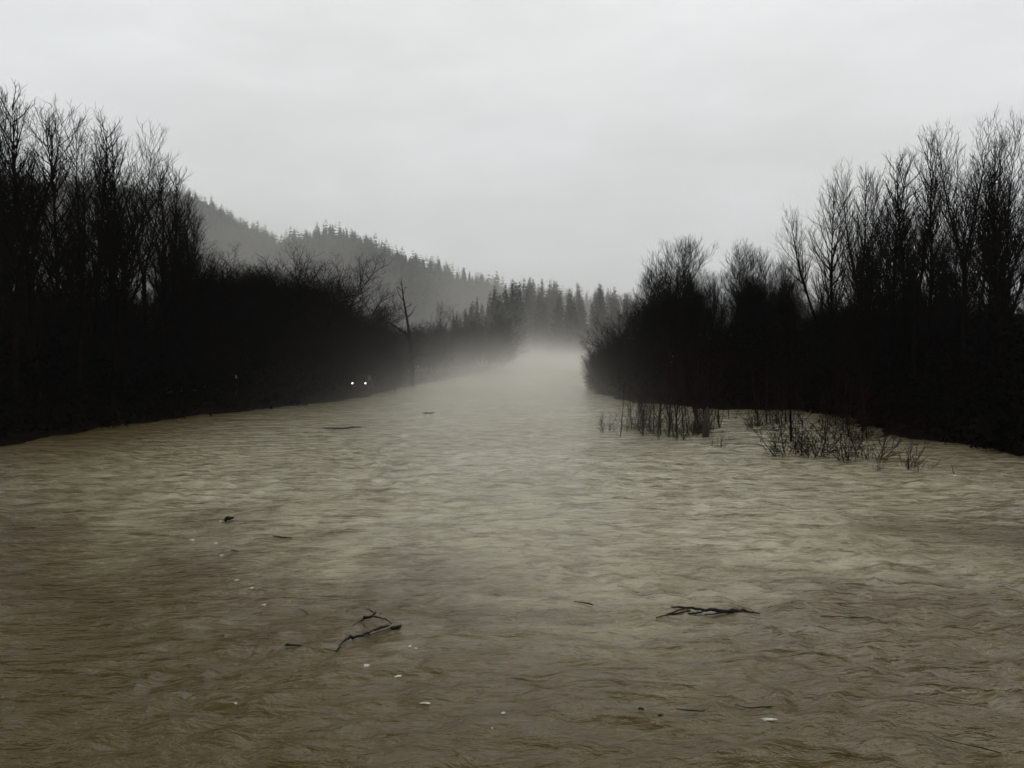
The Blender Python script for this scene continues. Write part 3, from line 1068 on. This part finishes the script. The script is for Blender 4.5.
# gravel pull-out is left to the soil; a low guardrail further along the bank
M_GALV = noisy("weathered_rail", (0.10, 0.10, 0.10), (0.2, 0.2, 0.19), 3.0, 0.7, 0.3)
a_, b_ = far(168, 391.5, 80), far(222, 389.5, 86)
rail = tag(bpy.data.objects.new("guardrail", None), "low pale guardrail on the dark bank below the tall wood", "guardrail")
COL.objects.link(rail)
rail.location = (a_[0], a_[1], gz(a_[0], a_[1]))
ln = float(np.linalg.norm((b_ - a_)[:2]))
rail.rotation_euler = (0, 0, math.atan2(b_[1] - a_[1], b_[0] - a_[0]))
top_ = max(a_[2] - rail.location[2], 0.7)
for dz in (0.0, -0.38):
    T = Tubes()
    T.add([(0, 0, top_ + dz), (ln * .33, 0.02, top_ + dz), (ln * 0.66, -0.02, top_ + dz - 0.03), (ln, 0, top_ + dz + 0.02)], [0.06] * 4, 8)
    obj("rail", T.mesh("rail", M_GALV), rail)
for k in range(4):
    obj("post", box_mesh("post", [(ln * k / 3.0 - 0.06, ln * k / 3.0 + 0.06, 0.07, 0.19, -0.6, top_ + 0.12)], M_PALEBARK, 0.01), rail)

M_AMBER = noisy("amber_paint", (0.30, 0.18, 0.05), (0.38, 0.25, 0.09), 6.0, 0.6, 0.3)
pp = far(236, 384, 84)
post = tag(bpy.data.objects.new("marker_post", None), "small amber-topped marker post on the dark bank near the guardrail", "post")
COL.objects.link(post)
zb = gz(pp[0], pp[1])
post.location = (pp[0], pp[1], zb)
ph = far(236, 375, 84)[2] - zb
obj("shaft", box_mesh("shaft", [(-0.06, 0.06, -0.06, 0.06, -0.5, ph - 0.45)], M_PALEBARK, 0.012), post)
obj("reflector", box_mesh("reflector", [(-0.08, 0.08, -0.08, 0.08, ph - 0.45, ph)], M_AMBER, 0.02), post)

# ------------------------------------------------------------------ driftwood and foam on the water
def drift(name, label, cat, pieces, group=None):
    """pieces: (part name, [(px, py, z)], [radius], material)."""
    first = pieces[0][1][0]
    o0 = at(first[0], first[1], 0)
    if len(pieces) == 1:
        root = None
    else:
        root = tag(bpy.data.objects.new(name, None), label, cat, group)
        COL.objects.link(root)
        root.location = (o0[0], o0[1], 0)
    rngd = np.random.default_rng(len(label) * 7 + int(first[0]))
    for pn, path, rad, mat in pieces:
        P = np.array([at(x, y_, z) for x, y_, z in path]) - np.array([o0[0], o0[1], 0])
        # denser path with a little natural kink
        tt = np.linspace(0, len(P) - 1, (len(P) - 1) * 4 + 1)
        Q = np.stack([np.interp(tt, np.arange(len(P)), P[:, k]) for k in range(3)], -1)
        rr = np.interp(tt, np.arange(len(rad)), rad)
        Q[:, 2] += 0.3 * wave_z(Q[:, :2] + o0[:2]) + 0.012
        Q[1:-1] += rngd.normal(0, 1, (len(Q) - 2, 3)) * rr[1:-1, None] * 0.28
        rr = rr * 0.78 * rngd.uniform(0.85, 1.15, len(rr))
        T = Tubes()
        P2 = np.concatenate([Q[:1], Q, Q[-1:]])
        T.add(P2 + np.array([[0, 0, 0]] * len(P2)), np.concatenate([[0.001], rr, [0.001]]), 7)
        me = T.mesh(pn, mat)
        if root:
            obj(pn, me, root)
        else:
            o_ = tag(obj(name, me), label, cat, group)
            o_.location = (o0[0], o0[1], 0)


D_, DP = M_DRIFT, M_DRIFTPALE
drift("driftwood_branch", "large forked driftwood branch, partly peeled, drifting in brown water", "driftwood", [
    ("main_stem", [(336, 652, 0.0), (339, 647, 0.02), (343, 642, 0.03), (350, 638, 0.03), (362, 636, 0.03), (371, 632, 0.03), (381, 628, 0.04), (392, 626, 0.05)], [0.018, 0.022, 0.03, 0.045, 0.035, 0.035, 0.04, 0.035], D_),
    ("peeled_stem", [(370, 634.5, 0.05), (381, 631, 0.06), (393, 627, 0.06), (399, 627, 0.03)], [0.025, 0.035, 0.042, 0.04], DP),
    ("root_end", [(391, 629.5, 0.03), (397, 628, 0.05), (401, 626, 0.05)], [0.035, 0.045, 0.028], D_),
    ("upper_limb", [(392, 625, 0.06), (386, 620, 0.10), (379, 617.5, 0.12), (372, 616.5, 0.12), (365, 618, 0.10), (361, 621, 0.05)], [0.018, 0.016, 0.018, 0.03, 0.045, 0.02], D_),
    ("limb_tip", [(372, 616.5, 0.10), (375.5, 613.5, 0.14), (375.5, 610, 0.16)], [0.03, 0.02, 0.008], D_),
    ("limb_twig", [(374, 613.5, 0.12), (370, 610.5, 0.14), (366, 609.5, 0.15)], [0.02, 0.022, 0.008], D_),
    ("low_twig", [(361, 621, 0.03), (356, 624, 0.02), (351, 628, 0.01), (348, 631, 0.0)], [0.014, 0.011, 0.009, 0.005], D_),
    ("cross_twig", [(361, 622, 0.03), (366, 628, 0.03), (371, 632, 0.02)], [0.010, 0.008, 0.008], D_),
])
drift("driftwood_log", "long dark log with brushy twigs lying flat in the brown water", "driftwood", [
    ("trunk", [(671, 607.5, 0.03), (684, 608.5, 0.05), (700, 609.5, 0.06), (720, 610.5, 0.07), (735, 611.5, 0.05), (745, 612, 0.01), (760, 613, -0.01)], [0.02, 0.03, 0.04, 0.06, 0.065, 0.035, 0.02], D_),
    ("lower_limb", [(656, 618, 0.0), (665, 616.5, 0.01), (672, 614.5, 0.03), (680, 613.5, 0.03), (690, 611, 0.03)], [0.012, 0.02, 0.035, 0.025, 0.02], D_),
    ("twig", [(673, 613, 0.03), (680, 610.5, 0.05), (690, 609, 0.05)], [0.02, 0.022, 0.015], D_),
    ("twig", [(688, 614.5, 0.01), (695, 614, 0.02), (704, 611, 0.04)], [0.02, 0.026, 0.02], D_),
    ("twig", [(704, 614.5, 0.0), (712, 614.2, 0.01), (724, 613, 0.03)], [0.012, 0.02, 0.025], D_),
    ("twig", [(742, 613.5, 0.0), (750, 613, 0.03), (756, 611, 0.05)], [0.012, 0.012, 0.005], D_),
])
SINGLE = [
    ("driftwood_chunk", "short dark driftwood chunk trailing to the side of the forked branch", [(285, 645.5, 0.02), (288, 645, 0.06), (294, 646.5, 0.05), (302, 646.5, 0.01)], [0.014, 0.035, 0.028, 0.010]),
    ("driftwood_stick", "short straight stick afloat between the forked branch and the brushy log", [(574, 602, 0.02), (582, 603, 0.03), (593, 605, 0.02)], [0.012, 0.02, 0.018]),
    ("driftwood_stick", "slender curved stick afloat beyond the tip of the brushy log", [(819, 616.5, 0.0), (838, 617, 0.02), (858, 618.5, 0.015), (868, 617.5, 0.02), (881, 621, 0.02)], [0.008, 0.012, 0.014, 0.012, 0.01]),
    ("driftwood_stick", "long thin stick lying aslant near the picture's lower corner", [(933, 736.5, 0.01), (950, 740.5, 0.02), (965, 744, 0.01), (980, 747, 0.02), (1001, 753, 0.01)], [0.007, 0.011, 0.008, 0.012, 0.009]),
    ("driftwood_stick", "dark stick floating near the long white foam streak, left-hand of a pair", [(676, 708, 0.01), (686, 709.5, 0.02), (705, 711.5, 0.01)], [0.008, 0.018, 0.010]),
    ("driftwood_stick", "dark stick floating directly behind the long white foam streak", [(735, 705, 0.0), (752, 708, 0.015), (772, 707.5, 0.015)], [0.007, 0.014, 0.014]),
    ("driftwood_chunk", "low dark bark chunk half sunk near the pair of dark sticks", [(654, 717, 0.0), (661, 717.5, 0.03), (670, 718, 0.0)], [0.012, 0.035, 0.014]),
    ("driftwood_chunk", "smallest dark bark bit beside the half-sunk chunk", [(638, 709, 0.0), (641, 709, 0.03), (644, 709.5, 0.01)], [0.012, 0.025, 0.014]),
    ("driftwood_chunk", "dark two-lobed lump floating at the head of the foam trail", [(224, 520, 0.06), (227, 519, 0.10), (229, 519.5, 0.05), (233, 518, 0.08)], [0.05, 0.10, 0.045, 0.06]),
    ("driftwood_stick", "thin dark stick adrift just downstream of the two-lobed lump", [(273, 536.5, 0.02), (279, 537.5, 0.04), (292, 538.5, 0.02)], [0.012, 0.03, 0.022]),
    ("driftwood_chunk", "small dark bit in the middle of the foam trail", [(231, 550, 0.01), (234, 551, 0.04), (238, 552, 0.01)], [0.015, 0.03, 0.014]),
    ("driftwood_log", "dark log low in the pale water off the parked car", [(323, 428, 0.05), (338, 428.5, 0.1), (352, 427.5, 0.08), (361, 427, 0.03)], [0.05, 0.10, 0.09, 0.04]),
    ("driftwood_log", "short dark log in the pale misty reach upstream", [(423, 412.8, 0.05), (428, 413, 0.12), (434, 412.6, 0.05)], [0.05, 0.10, 0.06]),
    ("driftwood_stick", "thin stick standing up from the water beside the white foam heap", [(951, 463, 0.9), (953, 470, 0.3), (954, 474, -0.1)], [0.012, 0.02, 0.025]),
    ("driftwood_stick", "curled brown stick adrift above the forked branch", [(299, 609, 0.01), (303, 610, 0.03), (307, 614, 0.02), (309, 615, 0.0)], [0.008, 0.014, 0.014, 0.008]),
]
for nm, lab, path, rad in SINGLE:
    drift(nm, lab, "driftwood", [(nm, path, rad, D_)])


def foam(px, py, wpx, hpx, label, seed, group=None):
    p_ = at(px, py, 0)
    D = p_[1]
    rx = 0.8 * wpx / 2 * D / FPX
    ry = min(hpx / 2 * D * D / (CAM_H * FPX), rx * 0.7)
    rng = np.random.default_rng(seed)
    nr, ns = 5, 16
    wob = 1 + 0.28 * np.sin(np.arange(ns) * 2 * math.pi / ns * 2 + rng.random() * 6) + rng.normal(0, 0.33, ns)
    V = [(0, 0, 0.016)]
    for i in range(1, nr + 1):
        f = i / nr
        for j in range(ns):
            a = j * 2 * math.pi / ns
            V.append((rx * f * wob[j] * math.cos(a), ry * f * wob[j] * math.sin(a), (0.013 + rng.normal(0, 0.004)) * math.sqrt(max(1 - f * f, 0)) - 0.004 + 0.006 * (1 - f)))
    tri = np.array([(0, 1 + j, 1 + (j + 1) % ns) for j in range(ns)])
    quad = np.array([(1 + (i - 1) * ns + j, 1 + i * ns + j, 1 + i * ns + (j + 1) % ns, 1 + (i - 1) * ns + (j + 1) % ns) for i in range(1, nr) for j in range(ns)])
    o_ = obj("foam_fleck", mesh_from("foam_fleck", V, [tri, quad], M_FOAM, True))
    o_.location = (p_[0], p_[1], wave_z([p_[:2]])[0] + 0.006)
    tag(o_, label, "foam", group)


TRAIL = "foam flecks trailing past the two-lobed lump"
for k, (x, y_, w_, h_, lab) in enumerate([
    (220, 521.5, 4, 2, "white foam fleck touching the two-lobed dark lump"),
    (192, 540, 6, 2, "white foam fleck farthest from midstream in the foam trail"),
    (216, 542.5, 5, 2, "white foam fleck in the middle of the foam trail, above the small dark bit"),
    (222, 555, 5, 2, "white foam fleck below the small dark bit of the foam trail"),
    (237, 579.5, 5, 1.6, "faint foam fleck, upper of the last two in the foam trail"),
    (252, 589, 6, 1.6, "faint foam fleck that ends the foam trail"),
]):
    foam(x, y_, w_, h_, lab, k, TRAIL)
for k, (x, y_, w_, h_, lab) in enumerate([
    (367, 665.5, 10, 2.2, "flat white foam streak just under the forked driftwood branch"),
    (398, 675.5, 8, 3, "bright white foam fleck under the forked driftwood branch"),
    (410, 645, 5, 1.8, "small foam fleck beside the root end of the forked branch"),
    (416, 647.5, 4, 1.6, "tiny foam fleck paired with the one by the forked branch's root end"),
    (264, 605, 5, 2, "single foam fleck between the foam trail and the driftwood chunk"),
    (236, 705, 9, 2, "single white foam streak alone in the brown water below the driftwood chunk"),
    (503, 714, 6, 4, "ring-like white foam fleck, higher of the two at midstream bottom"),
    (492, 727.5, 4, 3, "small round white foam fleck, lower of the two at midstream bottom"),
    (425, 704.5, 9, 1.8, "faint foam streak between the forked branch and the midstream flecks"),
    (767, 720.5, 17, 2, "long white foam streak beside the pair of dark sticks"),
    (954, 475, 12, 3.5, "white foam heap caught off the bank slope"),
]):
    foam(x, y_, w_, h_, lab, 40 + k)

# ------------------------------------------------------------------ air: even haze, and the mist lying on the river
def volume_box(name, x0, x1, y0, y1, z0, z1):
    V, F = box_v(x0, x1, y0, y1, z0, z1)
    m = bpy.data.materials.new(name)
    m.use_nodes = True
    m.node_tree.nodes.clear()
    o_ = m.node_tree.nodes.new("ShaderNodeOutputMaterial")
    pv = m.node_tree.nodes.new("ShaderNodeVolumePrincipled")
    m.node_tree.links.new(pv.outputs[0], o_.inputs["Volume"])
    ob = obj(name, mesh_from(name, V, [F], m))
    tag(ob, kind="stuff")
    return ob, m, pv


hz_ob, hz_m, hz = volume_box("haze", -2400, 2400, -2400, 2400, -6.0, 330)
hz.inputs["Color"].default_value = (0.97, 0.985, 1.0, 1)
hz.inputs["Density"].default_value = 0.00009
hz.inputs["Anisotropy"].default_value = 0.0

ms_ob, ms_m, ms = volume_box("mist", -420, 330, 34, 690, -0.6, 220)
ms.inputs["Color"].default_value = (1.0, 0.98, 0.93, 1)
ms.inputs["Anisotropy"].default_value = 0.45
t = ms_m.node_tree
N, L = t.nodes.new, t.links.new


def math_(op, a, b2=None, c=None):
    n_ = N("ShaderNodeMath")
    n_.operation = op
    for i, v in enumerate((a, b2, c)):
        if v is None:
            continue
        if isinstance(v, (int, float)):
            n_.inputs[i].default_value = v
        else:
            L(v, n_.inputs[i])
    return n_.outputs[0]


def smooth(v, a, b2, lo=0.0, hi=1.0):
    n_ = N("ShaderNodeMapRange")
    n_.interpolation_type = 'SMOOTHSTEP'
    n_.inputs["From Min"].default_value = a
    n_.inputs["From Max"].default_value = b2
    n_.inputs["To Min"].default_value = lo
    n_.inputs["To Max"].default_value = hi
    L(v, n_.inputs["Value"])
    return n_.outputs[0]


tcm = N("ShaderNodeTexCoord")
spx = N("ShaderNodeSeparateXYZ")
L(tcm.outputs["Object"], spx.inputs[0])
X, Y, Z = spx.outputs
nz1 = N("ShaderNodeTexNoise")
nz1.inputs["Scale"].default_value = 0.03
nz1.inputs["Detail"].default_value = 3
L(tcm.outputs["Object"], nz1.inputs["Vector"])
wisp = smooth(nz1.outputs["Fac"], 0.36, 0.64, 0.3, 1.6)
nz2 = N("ShaderNodeTexNoise")
nz2.inputs["Scale"].default_value = 0.011
nz2.inputs["Detail"].default_value = 3
L(tcm.outputs["Object"], nz2.inputs["Vector"])
wisp2 = smooth(nz2.outputs["Fac"], 0.38, 0.62, 0.1, 2.2)
low_ = math_('MULTIPLY', math_('EXPONENT', math_('MULTIPLY', Z, -1 / 2.6)), math_('ADD', smooth(Y, 30, 85, 0.0, 1.25), smooth(Y, 100, 260, 0.0, 0.3)))
channel = math_('MAXIMUM', math_('MULTIPLY', smooth(X, -20, -7), smooth(X, 13, 3)), smooth(Y, 115, 200))
low_ = math_('MULTIPLY', low_, channel)
low_ = math_('MULTIPLY', low_, math_('MULTIPLY', wisp, 0.022))
mid = math_('MULTIPLY', math_('EXPONENT', math_('MULTIPLY', Z, -1 / 90.0)), math_('ADD', smooth(Y, 115, 200, 0.0, 0.22), smooth(Y, 360, 480, 0.0, 0.66)))
mid = math_('MULTIPLY', mid, math_('MULTIPLY', wisp2, 0.0028))
edge = math_('MULTIPLY', smooth(X, -420, -300), math_('MULTIPLY', smooth(X, 330, 250), math_('MULTIPLY', smooth(Y, 690, 600), smooth(Z, 220, 130))))
L(math_('MULTIPLY', math_('ADD', low_, mid), edge), ms.inputs["Density"])
